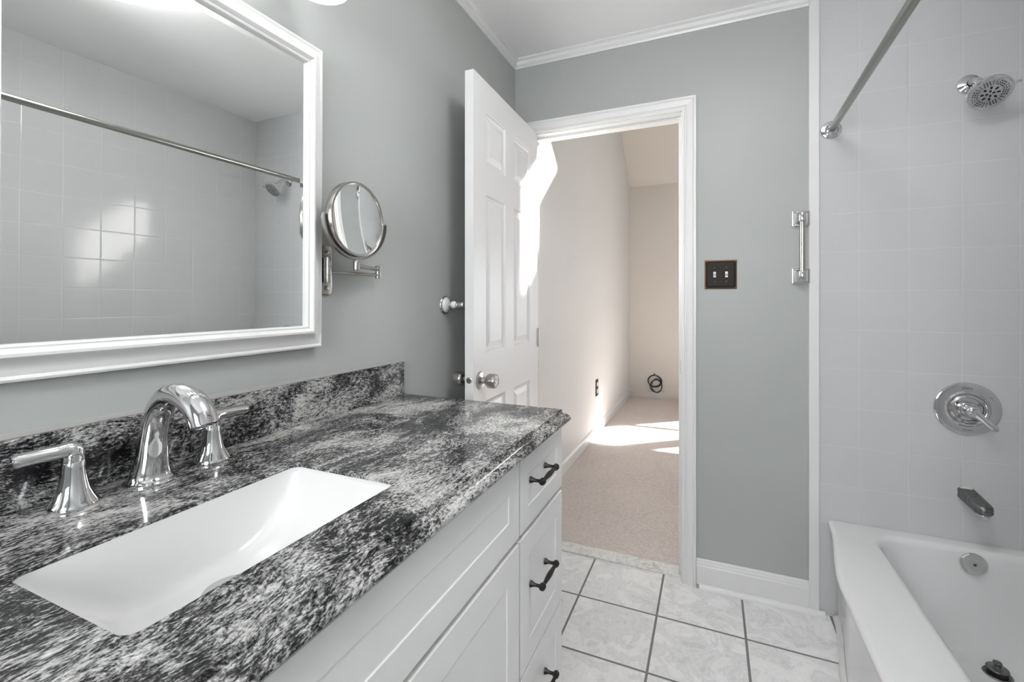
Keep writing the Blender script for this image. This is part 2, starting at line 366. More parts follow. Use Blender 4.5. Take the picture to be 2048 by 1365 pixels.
# bedroom beyond the door
struct('floor_bedroom', nb((BL-.1, 5.4, 2.262, BB+.1, -.06, .006)), M['carpet'])
struct('wall_bedroom_left', nb((BL-.1, BL, 2.272, BB+.1, 0, 5.2)), M['beige'])
struct('wall_bedroom_right', nb((5.3, 5.4, 2.15, BB+.1, 0, 5.2)), M['beige'])
struct('wall_bedroom_near', nb((-.12, 5.3, 2.2721, 2.36, H+.0801, 5.2), (WR+.1, 5.3, 2.2721, 2.36, 0, H+.08)), M['beige'])
W1 = (1.956, 2.908); W2 = (3.10, 4.05); WZ = (.62, 1.81)
struct('wall_bedroom_back', nb((BL, W1[0], BB, BB+.1, 0, 2.9), (W1[1], W2[0], BB, BB+.1, WZ[0], WZ[1]), (W2[1], 5.3, BB, BB+.1, 0, 2.9), (W1[0], W2[1], BB, BB+.1, 0, WZ[0]), (W1[0], W2[1], BB, BB+.1, WZ[1], 2.9)), M['beige_back'])
for k, (a, b) in enumerate((W1, W2)):
    bm = nb((a, a+.012, BB+.02, BB+.07, *WZ), (b-.012, b, BB+.02, BB+.07, *WZ), (a+.012, b-.012, BB+.02, BB+.07, WZ[0], WZ[0]+.02), (a+.012, b-.012, BB+.02, BB+.07, WZ[1]-.015, WZ[1]), (a+.012, b-.012, BB+.02, BB+.06, 1.19, 1.225),
            *[(a+(b-a)*q/3-.006, a+(b-a)*q/3+.006, BB+.035, BB+.045, WZ[0]+.02, WZ[1]-.015) for q in (1, 2)], (a+.012, b-.012, BB+.035, BB+.045, 1.50, 1.512), (a+.012, b-.012, BB+.035, BB+.045, .90, .912))
    wn = struct('window_%d' % (k+2), bm, M['white'])
    obj('pane', nb((a+.012, b-.012, BB+.0385, BB+.0415, WZ[0]+.02, WZ[1]-.015)), M['glass'], parent=wn)
# vaulted bedroom ceiling with a skylight: slope rises from the back wall towards the near wall
sl_z = lambda y: 2.71+.87*(BB-y)
SX = (2.31, 4.35); SY = (4.62, 4.95); YP = 3.75
def slope(bm, x0, x1, y0, y1, th=.08):
    vs = [bm.verts.new(p) for p in ((x0, y0, sl_z(y0)), (x1, y0, sl_z(y0)), (x1, y1, sl_z(y1)), (x0, y1, sl_z(y1)), (x0, y0, sl_z(y0)+th), (x1, y0, sl_z(y0)+th), (x1, y1, sl_z(y1)+th), (x0, y1, sl_z(y1)+th))]
    for q in ((0,3,2,1),(4,5,6,7),(0,1,5,4),(1,2,6,5),(2,3,7,6),(3,0,4,7)): bm.faces.new([vs[i] for i in q])
bm = bmesh.new(); slope(bm, BL-.1, SX[0], YP, BB+.1); slope(bm, SX[1], 5.4, YP, BB+.1); slope(bm, SX[0], SX[1], YP, SY[0]); slope(bm, SX[0], SX[1], SY[1], BB+.1)
bx(bm, BL-.1, 5.4, 2.2, YP, sl_z(YP), sl_z(YP)+.08)
struct('ceiling_bedroom', bm, M['beige_ceiling'])
# bedroom baseboards
b2 = [(0, 0), (.012, 0), (.012, .07), (.006, .085), (0, .088)]
bm = bmesh.new(); extrude(bm, b2, (BL, 2.30, .006), (BL, BB, .006), (1, 0, 0), (0, 0, 1), m1=-1); struct('baseboard_bedroom_left', bm, M['white'])
bm = bmesh.new(); extrude(bm, b2, (BL, BB, .006), (5.3, BB, .006), (0, -1, 0), (0, 0, 1), m0=1); struct('baseboard_bedroom_back', bm, M['beige_back'])

# ================================================================== DOOR
dA = Vector((.1427, 1.441, 0)); dH = Vector((.128, 2.130, 0)); dl = (dH-dA).length; du = (dH-dA)/dl; dn = Vector((du.y, -du.x, 0))
def dmap(u, d, v): return dA+du*u+dn*d+Vector((0, 0, v+.012))
zz = lambda z: z-.012
pr = [(.102, .294), (.384, dl-.098)]
pn = [(a, b, c, d) for a, b in pr for c, d in ((zz(1.758), zz(1.957)), (zz(1.042), zz(1.645)), (zz(.215), zz(.866)))]
bm = bmesh.new(); panel_slab(bm, dl, 2.058, .0345, pn, [(.003, -.0015), (.007, -.006), (.013, -.009), (.021, -.009), (.040, -.0025), (.043, -.002)], dmap, both=True)
door = struct('door_1', bm, M['doorw'])
def knob(sgn, name):
    o = dmap(.050, 0 if sgn > 0 else -.0345, zz(.951)); ax = dn*sgn
    bm = bmesh.new()
    lathe(bm, [(0, 0), (.0325, 0), (.0325, .004), (.029, .008), (.018, .0105), (.0125, .012), (.0115, .028), (.0150, .0295), (.0225, .033), (.0255, .038), (.0265, .044), (.0262, .060), (.0245, .0655), (.0215, .0675), (.0200, .0660), (.0090, .0655), (.0085, .0675), (0, .068)], o, ax, 40)
    return obj(name, bm, M['nickel'], parent=door, smooth=35)
knob(1, 'doorknob'); knob(-1, 'doorknob')
bm = bmesh.new(); lathe(bm, [(0, -.004), (.0115, -.004), (.0115, .0012), (.010, .002), (0, .002)], dmap(0, -.0172, zz(.957)), -du, 28)
v0 = dmap(0, -.0172, zz(.957)); bx(bm, v0.x-.005, v0.x+.006, v0.y-.010, v0.y, v0.z-.006, v0.z+.006)
obj('latch', bm, M['nickel'], parent=door, smooth=35)
for z in (.28, 1.06, 1.86):
    bm = bmesh.new(); p = dmap(dl+.004, .003, zz(z)); lathe(bm, [(0, -.045), (.006, -.045), (.006, .045), (0, .045)], p, (0, 0, 1), 16); obj('hinge', bm, M['nickel'], parent=door, smooth=40)

# ================================================================== VANITY
VX = .531; FX = .550; VY0, VY1 = -.03, 1.187; CT = .945; CB = .913
van = thing('vanity_cabinet', 'white shaker vanity cabinet with black bar pulls under the granite countertop', 'cabinet', (.27, .58, 0))
bm = nb((0.002, VX, VY0, VY0+.018, .10, CB), (0.002, VX, VY1-.018, VY1, .0, CB), (.002, .014, VY0+.018, VY1-.018, .10, CB), (.014, VX, VY0+.018, VY1-.018, .10, .118), (.014, VX, .882, .899, .118, CB),
        (VX-.019, VX, VY0+.018, .882, .725, .75), (VX-.019, VX, VY0+.018, .882, .895, CB), (VX-.019, VX, .899, VY1-.018, .725, .75), (VX-.019, VX, .899, VY1-.018, .895, CB), (VX-.019, VX, .899, VY1-.018, .425, .45), (.44, .458, VY0, VY1-.018, 0, .10), (0.002, .458, VY0, VY0+.018, 0, .10))
keep(obj('body', bm, M['cab']), van)
SH = [(.0015, -.0003), (.0030, -.0018), (.0042, -.0020)]
def front(name, y0, y1, z0, z1, rail=.050, lab=None):
    bm = bmesh.new(); panel_slab(bm, y1-y0, z1-z0, .0185, [(rail, y1-y0-rail, rail, z1-z0-rail)], SH, lambda u, d, v: Vector((FX+d, y0+u, z0+v)))
    o = keep(obj(name, bm, M['cab'], bevel=.0012), van); return o
def pull(parent, y, z, vertical=False, L=.096):
    """bar pull: turned bar on two flared posts"""
    bm = bmesh.new(); ax = Vector((0, 0, 1)) if vertical else Vector((0, 1, 0)); c = Vector((FX, y, z))
    for s in (-1, 1):
        p = c+ax*s*L/2
        lathe(bm, [(0, 0), (.0075, 0), (.0072, .002), (.0045, .008), (.0036, .014), (.0042, .024), (.0050, .027), (0, .027)], p, (1, 0, 0), 20)
        lathe(bm, [(0, -.0085), (.0045, -.008), (.0072, -.005), (.0075, -.002), (.006, -.0005), (.0075, .001), (.0075, .004), (.0055, .0075), (0, .008)], p+Vector((.028, 0, 0)), ax, 20)
    lathe(bm, [(.0038, -L/2+.004), (.0044, -L*.3), (.0060, -L*.1), (.0063, 0), (.0060, L*.1), (.0044, L*.3), (.0038, L/2-.004)], c+Vector((.028, 0, 0)), ax, 20)
    o = obj('handle', bm, M['bronze'], smooth=35); o.parent = parent; o.matrix_parent_inverse = parent.matrix_world.inverted(); 
    return o
DY0, DY1 = .893, 1.185
drs = [front('drawer', DY0, DY1, .746, .905, .042), front('drawer', DY0, DY1, .442, .732), front('drawer', DY0, DY1, .125, .434)]
for d_, z in zip(drs, (.8435, .611, .345)):
    d_ = d_; bm = None
ff = front('false_front', VY0+.003, .886, .746, .905, .050)
dr1 = front('door', .430, .886, .125, .732, .058); dr2 = front('door', VY0+.003, .426, .125, .732, .058)
bpy.context.view_layer.update()
def child_world(o, parent): o.parent = parent; o.matrix_parent_inverse = parent.matrix_world.inverted()
for d_, z in zip(drs, (.8435, .611, .345)): h = pull(d_, 1.001, z)
pull(dr1, .463, .64, True); pull(dr2, .393, .64, True)
# worktop
SXa, SXb, SYa, SYb = .222, .447, .2335, .6115
hole = rrect(SXa, SXb, SYa, SYb, .017, 10, 14, 8)
CX1, CY0, CY1 = .500, -.045, 1.205
out = outer_of(hole, 0.0, CX1, CY0, CY1)
bm = bmesh.new()
top_o = [bm.verts.new((x, y, CT)) for x, y in out]; top_h = [bm.verts.new((x, y, CT)) for x, y, _ in hole]
hb1 = [bm.verts.new((x, y, CT-.006)) for x, y, _ in hole]
bot_h = [bm.verts.new((x, y, CB)) for x, y, _ in hole]; bot_o = [bm.verts.new((x, y, CB)) for x, y in out]
bridge(bm, [top_o, top_h, hb1, bot_h, bot_o])
n = len(out)
for i in range(n):
    j = (i+1) % n
    if not (abs(out[i][0]-CX1) < 1e-6 and abs(out[j][0]-CX1) < 1e-6): bm.faces.new((top_o[i], bot_o[i], bot_o[j], top_o[j]))
og = [(.500, CB), (.500, CT), (.5425, CT), (.5440, CT-.0012), (.5445, CT-.0045), (.5455, CT-.0085), (.549, CT-.0105), (.554, CT-.0105), (.560, CT-.0115), (.5655, CT-.0145), (.569, CT-.019), (.5695, CT-.0235), (.5665, CT-.0285), (.560, CT-.0315), (.553, CB)]
extrude(bm, og, (0, CY0, 0), (0, CY1, 0), (1, 0, 0), (0, 0, 1))
ctop = obj('countertop', bm, M['granite'], smooth=25)
tag(ctop, 'black and white granite countertop with ogee front edge on the vanity', 'countertop')
bm = nb((0.0005, .0195, CY0, CY1, CT+.0002, CT+.103)); bs = tag(obj('backsplash', bm, M['granite_v'], bevel=.0012), 'low upright granite backsplash strip against the grey wall', 'backsplash')
bm = bmesh.new(); extrude(bm, [(0, 0), (.012, 0), (.004, .0035), (0, .007)], (0.0005, CY0, CT+.1032), (.0005, CY1-.004, CT+.1032), (1, 0, 0), (0, 0, 1)); obj('sealant_bead', bm, M['caulk'], parent=bs)
# sink
cxs, cys = (SXa+SXb)/2, (SYa+SYb)/2; hx, hy = (SXb-SXa)/2, (SYb-SYa)/2
bm = bmesh.new(); rings = []
svals = [1.0]+[1-.0105*i for i in range(1, 9)]+[.89, .86, .82, .77, .71, .64, .56, .48, .40, .32, .24, .16]
def sink_z(x, y):
    t_ = min(1, abs(y-cys)/hy); v = min(1, abs(x-cxs)/hx)
    return -.094*(1-t_**3.2)*(1-v**13)**.8-.003*max(0, 1-t_*1.6)*(1-v*v)
rings.append([bm.verts.new((cxs+(x-cxs)*.9985, cys+(y-cys)*.9985, CT-.005)) for x, y, _ in hole])
for s in svals:
    rings.append([bm.verts.new((cxs+(x-cxs)*s*.998, cys+(y-cys)*s*.998, CT-.008+sink_z(cxs+(x-cxs)*s, cys+(y-cys)*s))) for x, y, _ in hole])
bridge(bm, rings); bm.faces.new(rings[-1])
# outer shell under the counter
o2 = [[bm.verts.new((cxs+(x-cxs)*k, cys+(y-cys)*k, z)) for x, y, _ in hole] for k, z in ((.996, CB-.0015), (1.03, CB-.002), (1.02, .87), (.9, .81), (.3, .795))]
bridge(bm, [rings[0]]+o2); bm.faces.new(o2[-1])
sink = tag(obj('sink', bm, M['porcelain'], smooth=60), 'white rectangular undermount porcelain basin set in the granite', 'sink')
dz = CT-.008-.094-.002
bm = bmesh.new(); lathe(bm, [(0, .0065), (.018, .0065), (.0205, .0045), (.021, .002), (.0225, .0015), (.033, .0035), (.0345, .002), (.0345, -.004), (0, -.004)], (.313, cys, dz+.0035), (0, 0, 1), 40)
obj('drain', bm, M['chrome'], parent=sink, smooth=35)
# faucet
fa = thing('faucet', 'polished chrome arched faucet with two lever handles behind the white sink', 'faucet', (.068, .457, CT))
path = smooth_path([(.066, .457, CT+.0020), (.0662, .457, CT+.014), (.0705, .457, CT+.040), (.074, .457, CT+.072), (.082, .457, CT+.105), (.098, .457, CT+.131), (.124, .457, CT+.1475), (.153, .457, CT+.148), (.180, .457, CT+.137), (.1955, .457, CT+.122), (.2035, .457, CT+.106)], 5)
nP = len(path); keyr = [.0340, .0285, .0232, .0208, .0198, .0194, .0194, .0197, .0203, .0208, .0210]
rads = []
for i in range(nP):
    q = i/5; k = min(int(q), 9); rads.append(keyr[k]+(keyr[k+1]-keyr[k])*(q-k))
bm = bmesh.new(); tube(bm, path, rads, 36, up=(0, 1, 0), ell=(1.0, .92), cap=False)
lathe(bm, [(.0345, .0003), (.0368, .0004), (.0368, .0022), (.0352, .0032), (.0330, .0045)], (.066, .457, CT), (0, 0, 1), 44, cap=False)
# mouth: rim and recessed outlet
e = path[-1]; dd = (path[-1]-path[-2]).normalized()
lathe(bm, [(.0195, -.001), (.0192, .0008), (.0165, .0008), (.0160, -.008), (0, -.008)], e, dd, 36, cap=False)
sp = keep(obj('spout', bm, M['chrome'], smooth=40), fa)
bm = bmesh.new(); lathe(bm, [(.0158, -.0075), (.012, -.006), (0, -.006)], e, dd, 24, cap=False); o = keep(obj('aerator', bm, M['dark']), fa)
def fhandle(x, y, ex, ey, ez):
    bm = bmesh.new()
    lathe(bm, [(r_*.87, h_) for r_, h_ in [(0, 0), (.0330, 0), (.0335, .0015), (.0332, .0045), (.0310, .0080), (.0265, .0150), (.0220, .0240), (.0193, .0340), (.0170, .0460), (.0157, .0560), (.0152, .0640), (.0145, .0652), (0, .0652)]], (x, y, CT+.0003), (0, 0, 1), 44)
    h = keep(obj('handle', bm, M['chrome'], smooth=40), fa)
    bm = bmesh.new(); z0 = CT+.066; dx, dy = ex-x, ey-y
    pth = smooth_path([(x, y, z0), (x, y, z0+.010), (x+dx*.08, y+dy*.08, z0+.0165), (x+dx*.3, y+dy*.3, z0+.0165), (x+dx*.65, y+dy*.65, (z0+.0165+ez)/2+.0005), (ex, ey, ez)], 6)
    n_ = len(pth); rr = [.0133-.0028*min(1, max(0, (i-n_*.25)/(n_*.3)))-.0008*max(0, (i-n_*.55)/(n_*.45)) for i in range(n_)]
    rr[-1] *= .82
    tube(bm, pth, rr, 24, up=(dy, -dx, 0), ell=(1, .97))
    l = obj('lever', bm, M['chrome'], smooth=40); l.parent = h
fhandle(.069, .356, .061, .294, CT+.081); fhandle(.0666, .559, .049, .640, CT+.078)

# ================================================================== FRAMED MIRROR
MY0, MY1, MZ0, MZ1 = .226, .862, 1.127, 1.868; FW = .056
mir = thing('framed_mirror', 'large rectangular mirror in a moulded white frame above the sink', 'mirror', (0.0015, MY0, MZ0))
mir.rotation_euler = (0, R(.35), R(-.9))     # leans a hair forward and stands off the wall at its far end
Wm, Hm = MY1-MY0, MZ1-MZ0
fp = [(0, 0), (0, .010), (.0015, .0135), (.005, .015), (.0085, .0135), (.010, .0125), (.0115, .0135), (.018, .0150), (.026, .0185), (.032, .0240), (.036, .0305), (.0385, .0325), (.043, .0330), (.0465, .0300), (.0485, .0265), (.0500, .0255), (.0525, .0265), (.0550, .0250), (.0560, .0200), (.0560, 0)]
bm = bmesh.new()
L = [[(i, d, i), (Wm-i, d, i), (Wm-i, d, Hm-i), (i, d, Hm-i)] for i, d in fp]
L = [[bm.verts.new((d, a, c)) for a, d, c in l] for l in L]
bridge(bm, L); bridge(bm, [L[-1], L[0]])
obj('frame', bm, M['white'], parent=mir, smooth=28)
g0 = FW-.001; bv = .0165
bm = bmesh.new(); gz = .0175
A_ = [bm.verts.new(p) for p in ((gz-.0005, g0, g0), (gz-.0005, Wm-g0, g0), (gz-.0005, Wm-g0, Hm-g0), (gz-.0005, g0, Hm-g0))]
g1 = g0+bv; B_ = [bm.verts.new(p) for p in ((gz, g1, g1), (gz, Wm-g1, g1), (gz, Wm-g1, Hm-g1), (gz, g1, Hm-g1))]
bridge(bm, [A_, B_]); bm.faces.new(B_)
obj('mirror_glass', bm, M['mirror'], parent=mir)

# ================================================================== VANITY LIGHT
vl = thing('vanity_light', 'white glass bell shade wall light above the framed mirror', 'wall light', (0, .56, 2.03))
keep(obj('backplate', nb((0.0005, .022, .26, .86, 2.035, 2.105)), M['nickel'], bevel=.004), vl)
for y in (.345, .555, .765):
    bm = bmesh.new(); tube(bm, smooth_path([(.022, y, 2.07), (.07, y, 2.085), (.105, y, 2.085), (.118, y, 2.070), (.12, y, 2.056)], 5), .008, 14); lathe(bm, [(0, .0), (.022, 0), (.024, -.02), (.0, -.02)], (.12, y, 2.060), (0, 0, 1), 28)
    a = keep(obj('arm', bm, M['nickel'], smooth=40), vl)
    bm = bmesh.new(); lathe(bm, [(.023, .105), (.028, .10), (.036, .08), (.044, .05), (.052, .02), (.060, .004), (.0615, 0), (.058, .003), (.050, .02), (.030, .05), (0, .06)], (.12, y, 1.942), (0, 0, 1), 36, cap=False)
    keep(obj('lamp_shade', bm, M['lamp'], smooth=50), vl)
# added fill lamp over the middle of the room, unseen above the frame
cl = thing('ceiling_light', 'round white flush ceiling light over the middle of the bathroom', 'ceiling light', (1.0, .85, H))
bm = bmesh.new(); lathe(bm, [(0, 0), (.075, 0), (.075, -.012), (.060, -.024), (.012, -.028), (.012, -.185), (0, -.185)], (1.0, .85, H), (0, 0, 1), 48); keep(obj('base', bm, M['nickel'], smooth=40), cl)
bm = bmesh.new(); lathe(bm, [(.185, -.100), (.178, -.118), (.150, -.142), (.100, -.164), (.05, -.174), (.0, -.177)], (1.0, .85, H), (0, 0, 1), 56, cap=False); keep(obj('lamp_shade', bm, M['dome'], smooth=60), cl)

# ================================================================== MAGNIFYING MIRROR
mc = Vector((.075, .9284, 1.453)); mm = thing('magnifying_mirror', 'round brushed nickel magnifying mirror on a folding wall arm beside the framed mirror', 'mirror', (0, .888, 1.322))
bm = bmesh.new()
lp = rrect(.865, .915, 1.258, 1.386, .010, 4, 4, 6)
A_ = [bm.verts.new((.0005, a, b)) for a, b, _ in lp]; B_ = [bm.verts.new((.0045, a, b)) for a, b, _ in lp]; C_ = [bm.verts.new((.006, .89+(a-.89)*.94, 1.322+(b-1.322)*.975)) for a, b, _ in lp]
bridge(bm, [A_, B_, C_]); bm.faces.new(A_); bm.faces.new(C_)
pl = keep(obj('wall_plate', bm, M['nickel'], smooth=40), mm)
for z in (1.369, 1.275):
    bm = bmesh.new(); lathe(bm, [(0, 0), (.0058, 0), (.0058, .003), (.0035, .0065), (0, .0072)], (.006, .893, z), (1, 0, 0), 18); o = obj('screw', bm, M['chrome'], smooth=40); o.parent = pl
bm = nb((.006, .020, .872, .884, 1.290, 1.352)); lathe(bm, [(0, 1.288), (.0085, 1.288), (.0090, 1.290), (.0090, 1.307), (.0083, 1.3075), (.0083, 1.3085), (.0090, 1.309), (.0090, 1.330), (.0083, 1.3305), (.0083, 1.3315), (.0090, 1.332), (.0090, 1.352), (.0085, 1.354), (0, 1.354)], (.021, .885, 0), (0, 0, 1), 24)
keep(obj('pivot', bm, M['nickel'], smooth=30), mm)
J = Vector((.030, 1.066, 0))
bm = bmesh.new(); tube(bm, [(.021, .890, 1.317), (J.x, J.y, 1.317)], .0058, 12, ell=(1, .9)); keep(obj('arm', bm, M['nickel'], smooth=30), mm)
bm = bmesh.new(); lathe(bm, [(0, 1.307), (.0078, 1.307), (.0082, 1.309), (.0082, 1.3245), (.0076, 1.325), (.0076, 1.326), (.0082, 1.3265), (.0082, 1.342), (.0078, 1.344), (0, 1.344)], (J.x, J.y, 0), (0, 0, 1), 24); keep(obj('joint', bm, M['nickel'], smooth=30), mm)
bm = bmesh.new(); tube(bm, [(J.x, J.y, 1.3335), (mc.x, mc.y+.002, 1.3335)], .0055, 12); keep(obj('arm', bm, M['nickel'], smooth=30), mm)
bm = bmesh.new(); lathe(bm, [(0, 1.321), (.0075, 1.322), (.0080, 1.325), (.0080, 1.345), (.0070, 1.348), (0, 1.348)], (mc.x, mc.y, 0), (0, 0, 1), 24); keep(obj('stem', bm, M['nickel'], smooth=30), mm)
# yoke: half ring of flat band round the lower half
bm = bmesh.new(); RY = .1025; prev = None; nrm = Vector((1, -.10, 0)).normalized(); sd = Vector((-nrm.y, nrm.x, 0))
for i in range(41):
    a = pi+pi*i/40; e_ = sd*cos(a)+Vector((0, 0, 1))*sin(a); c_ = mc+e_*RY
    q = [bm.verts.new(c_+e_*x+nrm*y) for x, y in ((-.0015, -.006), (.0015, -.006), (.0015, .006), (-.0015, .006))]
    if prev:
        for k in range(4): bm.faces.new((prev[k], prev[(k+1) % 4], q[(k+1) % 4], q[k]))
    else: bm.faces.new(q)
    prev = q
bm.faces.new(prev)
for s in (-1, 1): lathe(bm, [(0, -.006), (.004, -.006), (.004, .006), (0, .006)], mc+sd*s*.0965, sd, 14)
keep(obj('yoke', bm, M['nickel'], smooth=40), mm)
bm = bmesh.new(); lathe(bm, [(.0890, .0045), (.0900, .0090), (.0925, .0105), (.0955, .0100), (.0965, .0080), (.0968, -.0080), (.0955, -.0100), (.0900, -.0105), (.0890, -.009)], mc, (1, 0, 0), 72, cap=False); lathe(bm, [(.089, -.009), (0, -.009)], mc, (1, 0, 0), 72, cap=False)
keep(obj('ring_frame', bm, M['nickel'], smooth=35), mm)
bm = bmesh.new(); Rc = .50; N = 22
prf = [(.0897*i/N, .0052-(Rc-math.sqrt(Rc*Rc-(.0897)**2))+(Rc-math.sqrt(Rc*Rc-(.0897*i/N)**2))) for i in range(N+1)]
lathe(bm, prf, mc, (1, 0, 0), 72, cap=False); keep(obj('magnifying_glass', bm, M['mirror'], smooth=180), mm)

# ================================================================== TOWEL BAR behind the door
tb = thing('towel_bar', 'chrome and white porcelain towel bar on the left wall behind the open door', 'towel bar', (0, 1.68, 1.227))
for y in (1.4768, 1.95):
    bm = bmesh.new(); lathe(bm, [(0, .0005), (.0345, .0005), (.0355, .003), (.0345, .006), (.0310, .0085), (.0290, .0085)], (0, y, 1.227), (1, 0, 0), 40, cap=False); post = keep(obj('post', bm, M['chrome'], smooth=40), tb)
    for nm, pf, mt in (('porcelain_cup', [(.0292, .0082), (.0270, .0120), (.0190, .0165), (.0100, .0185), (.0060, .0190)], M['porcelain']), ('neck', [(.0075, .018), (.0055, .020), (.0050, .026), (.0070, .029), (.0080, .030)], M['chrome']),
                       ('porcelain_ball', [(0, .0275), (.0075, .0290), (.0125, .0335), (.0142, .0400), (.0125, .0465), (.0075, .0515), (0, .053)], M['porcelain']), ('cap', [(.0075, .051), (.0100, .053), (.0105, .057), (.0095, .059), (.0118, .062), (.0118, .080), (.0095, .084), (0, .085)], M['chrome'])):
        bm = bmesh.new(); lathe(bm, pf, (0, y, 1.227), (1, 0, 0), 32, cap=False); o = obj(nm, bm, mt, smooth=40); o.parent = post
bm = bmesh.new(); lathe(bm, [(0, 1.4768), (.0075, 1.4768), (.0075, 1.95), (0, 1.95)], (.071, 0, 1.227), (0, 1, 0), 20); keep(obj('bar', bm, M['chrome'], smooth=40), tb)

# ================================================================== SWITCH PLATE
sx, sz = .9567, 1.354; hw, hh = .0625, .0615
sw = thing('light_switch', 'dark bronze double switch plate with two white toggles right of the doorway', 'light switch', (sx, D, sz))
bm = bmesh.new()
rg = [[bm.verts.new((sx+a*(hw-i), D-d, sz+b*(hh-i))) for a, b in ((-1, -1), (1, -1), (1, 1), (-1, 1))] for i, d in ((0, .0005), (0, .003), (.002, .0055), (.004, .006), (.0055, .0045), (.008, .0045), (.010, .0062), (.012, .0066))]
bridge(bm, rg); bm.faces.new(rg[-1])
bm.faces.ensure_lookup_table()
for f_ in bm.faces: f_.material_index = 1 if max(abs(v.co.x-sx)/hw for v in f_.verts) > .93 and min(max(abs(v.co.x-sx)/hw, abs(v.co.z-sz)/hh) for v in f_.verts) > .93 else 0
sp_ = keep(obj('plate', bm, [M['bronzep'], M['copper']]), sw)
for x in (sx-.023, sx+.023):
    bm = nb((x-.0052, x+.0052, D-.0085, D-.0066, sz-.012, sz+.012)); vs = [bm.verts.new(p) for p in ((x-.0042, D-.0085, sz-.006), (x+.0042, D-.0085, sz-.006), (x+.0042, D-.0085, sz+.010), (x-.0042, D-.0085, sz+.010), (x-.0038, D-.019, sz+.003), (x+.0038, D-.019, sz+.003), (x+.0038, D-.018, sz+.010), (x-.0038, D-.018, sz+.010))]
    for q in ((0,3,2,1),(4,5,6,7),(0,1,5,4),(1,2,6,5),(2,3,7,6),(3,0,4,7)): bm.faces.new([vs[i] for i in q])
    keep(obj('toggle', bm, M['plug'], bevel=.0006), sw)
    for z in (sz-.030, sz+.030):
        bm = bmesh.new(); lathe(bm, [(0, .0066), (.0036, .0066), (.0034, .0078), (0, .0083)], (x, D, z), (0, -1, 0), 16); keep(obj('screw', bm, M['bronze'], smooth=40), sw)
for a in (-1, 1):
    for b in (-1, 1):
        bm = bmesh.new(); lathe(bm, [(0, .0050), (.0036, .0050), (.0028, .0072), (0, .0078)], (sx+a*(hw-.005), D, sz+b*(hh-.005)), (0, -1, 0), 14); keep(obj('corner_stud', bm, M['copper'], smooth=40), sw)

# ================================================================== VERTICAL GRAB BAR
gx = 1.250
gb = thing('grab_bar', 'short vertical chrome towel bar with square brackets beside the tiled alcove', 'towel bar', (gx, D, 1.455))
for z, s in ((1.572, 1), (1.342, -1)):
    bm = bmesh.new(); h2 = .030
    rg = [[bm.verts.new((gx+a*w_, D-d, z+b*w_)) for a, b in ((-1, -1), (1, -1), (1, 1), (-1, 1))] for w_, d in ((h2, .0), (h2, .0125), (h2-.002, .0145), (h2-.006, .0150), (.019, .022), (.013, .030), (.0120, .034))]
    bridge(bm, rg); bm.faces.new(rg[-1]); bm.faces.new(rg[0])
    lathe(bm, [(0, -.017), (.0138, -.017), (.0146, -.015), (.0146, .015), (.0138, .017), (0, .017)], (gx, D-.040, z), (0, 0, 1), 28)
    br = keep(obj('bracket', bm, M['chrome'], smooth=25), gb)
    bm = bmesh.new(); lathe(bm, [(0, .0), (.0025, 0), (.002, .0008), (0, .0008)], (gx, D-.034, z-.0135 if s < 0 else z+.0135), (0, 0, 1) if s > 0 else (0, 0, -1), 10)
    o = obj('set_screw', bm, M['dark']); o.parent = br
bm = bmesh.new(); lathe(bm, [(0, 1.35), (.0098, 1.35), (.0098, 1.564), (0, 1.564)], (gx, D-.040, 0), (0, 0, 1), 28); keep(obj('bar', bm, M['nickel'], smooth=40), gb)

# ================================================================== SHOWER ROD
r0 = Vector((1.353, D, 1.914)); r1 = Vector((1.318, .63, 1.914))
sr = thing('shower_rod', 'brushed steel shower curtain rod with chrome wall flange above the tub', 'curtain rod', r0)
bm = bmesh.new(); tube(bm, [r0+Vector((0, -.004, 0)), r0.lerp(r1, .25), r0.lerp(r1, .6), r1+Vector((0, .004, 0))], .0127, 28); keep(obj('rod', bm, M['steel'], smooth=40), sr)
for p, s in ((r0, -1), (r1, 1)):
    bm = bmesh.new(); lathe(bm, [(0, .0005), (.0350, .0005), (.0355, .003), (.0335, .0062), (.0250, .0085), (.0215, .0088), (.0190, .0120), (.0160, .0170), (.0140, .0185), (.0128, .019), (.0128, .012)], p, (0, s, 0), 44, cap=False); keep(obj('flange', bm, M['chrome'], smooth=35), sr)

# ================================================================== SHOWER HEAD
sf = Vector((1.765, D, 2.0146)); shd = thing('showerhead', 'round chrome shower head on a short bent arm high on the tiled wall', 'shower head', sf)
bm = bmesh.new(); lathe(bm, [(0, .0005), (.0340, .0005), (.0350, .003), (.0335, .006), (.0200, .0125), (.0150, .0150), (.0120, .0155)], sf, (0, -1, 0), 44, cap=False); keep(obj('flange', bm, M['chrome'], smooth=30), shd)
hc = Vector((1.770, 2.028, 1.932)); hn = Vector((.03, -.66, -.75)).normalized()
bk = hc-hn*.062
bm = bmesh.new(); tube(bm, smooth_path([sf+Vector((0, -.002, 0)), sf+Vector((0, -.030, 0)), sf+Vector((.001, -.052, -.006)), sf+Vector((.002, -.068, -.018)), bk+hn*.004], 6), .0105, 20); keep(obj('arm', bm, M['chrome'], smooth=40), shd)
bm = bmesh.new(); lathe(bm, [(0, 0), (.0125, 0), (.0165, .003), (.0175, .008), (.0150, .012), (.0165, .014), (.0200, .018), (.0230, .026), (.0260, .034), (.0400, .040), (.0530, .046), (.0580, .051), (.0595, .056), (.0590, .0605), (.0560, .0625), (.0535, .0615), (0, .0615)], bk, hn, 64)
hd = keep(obj('head', bm, M['chrome'], smooth=28), shd)
bm = bmesh.new(); a_, b_ = frame_of(hn); fc = bk+hn*.0618
lathe(bm, [(.0535, -.0002), (.052, .0006), (0, .0012)], fc, hn, 64, cap=False)
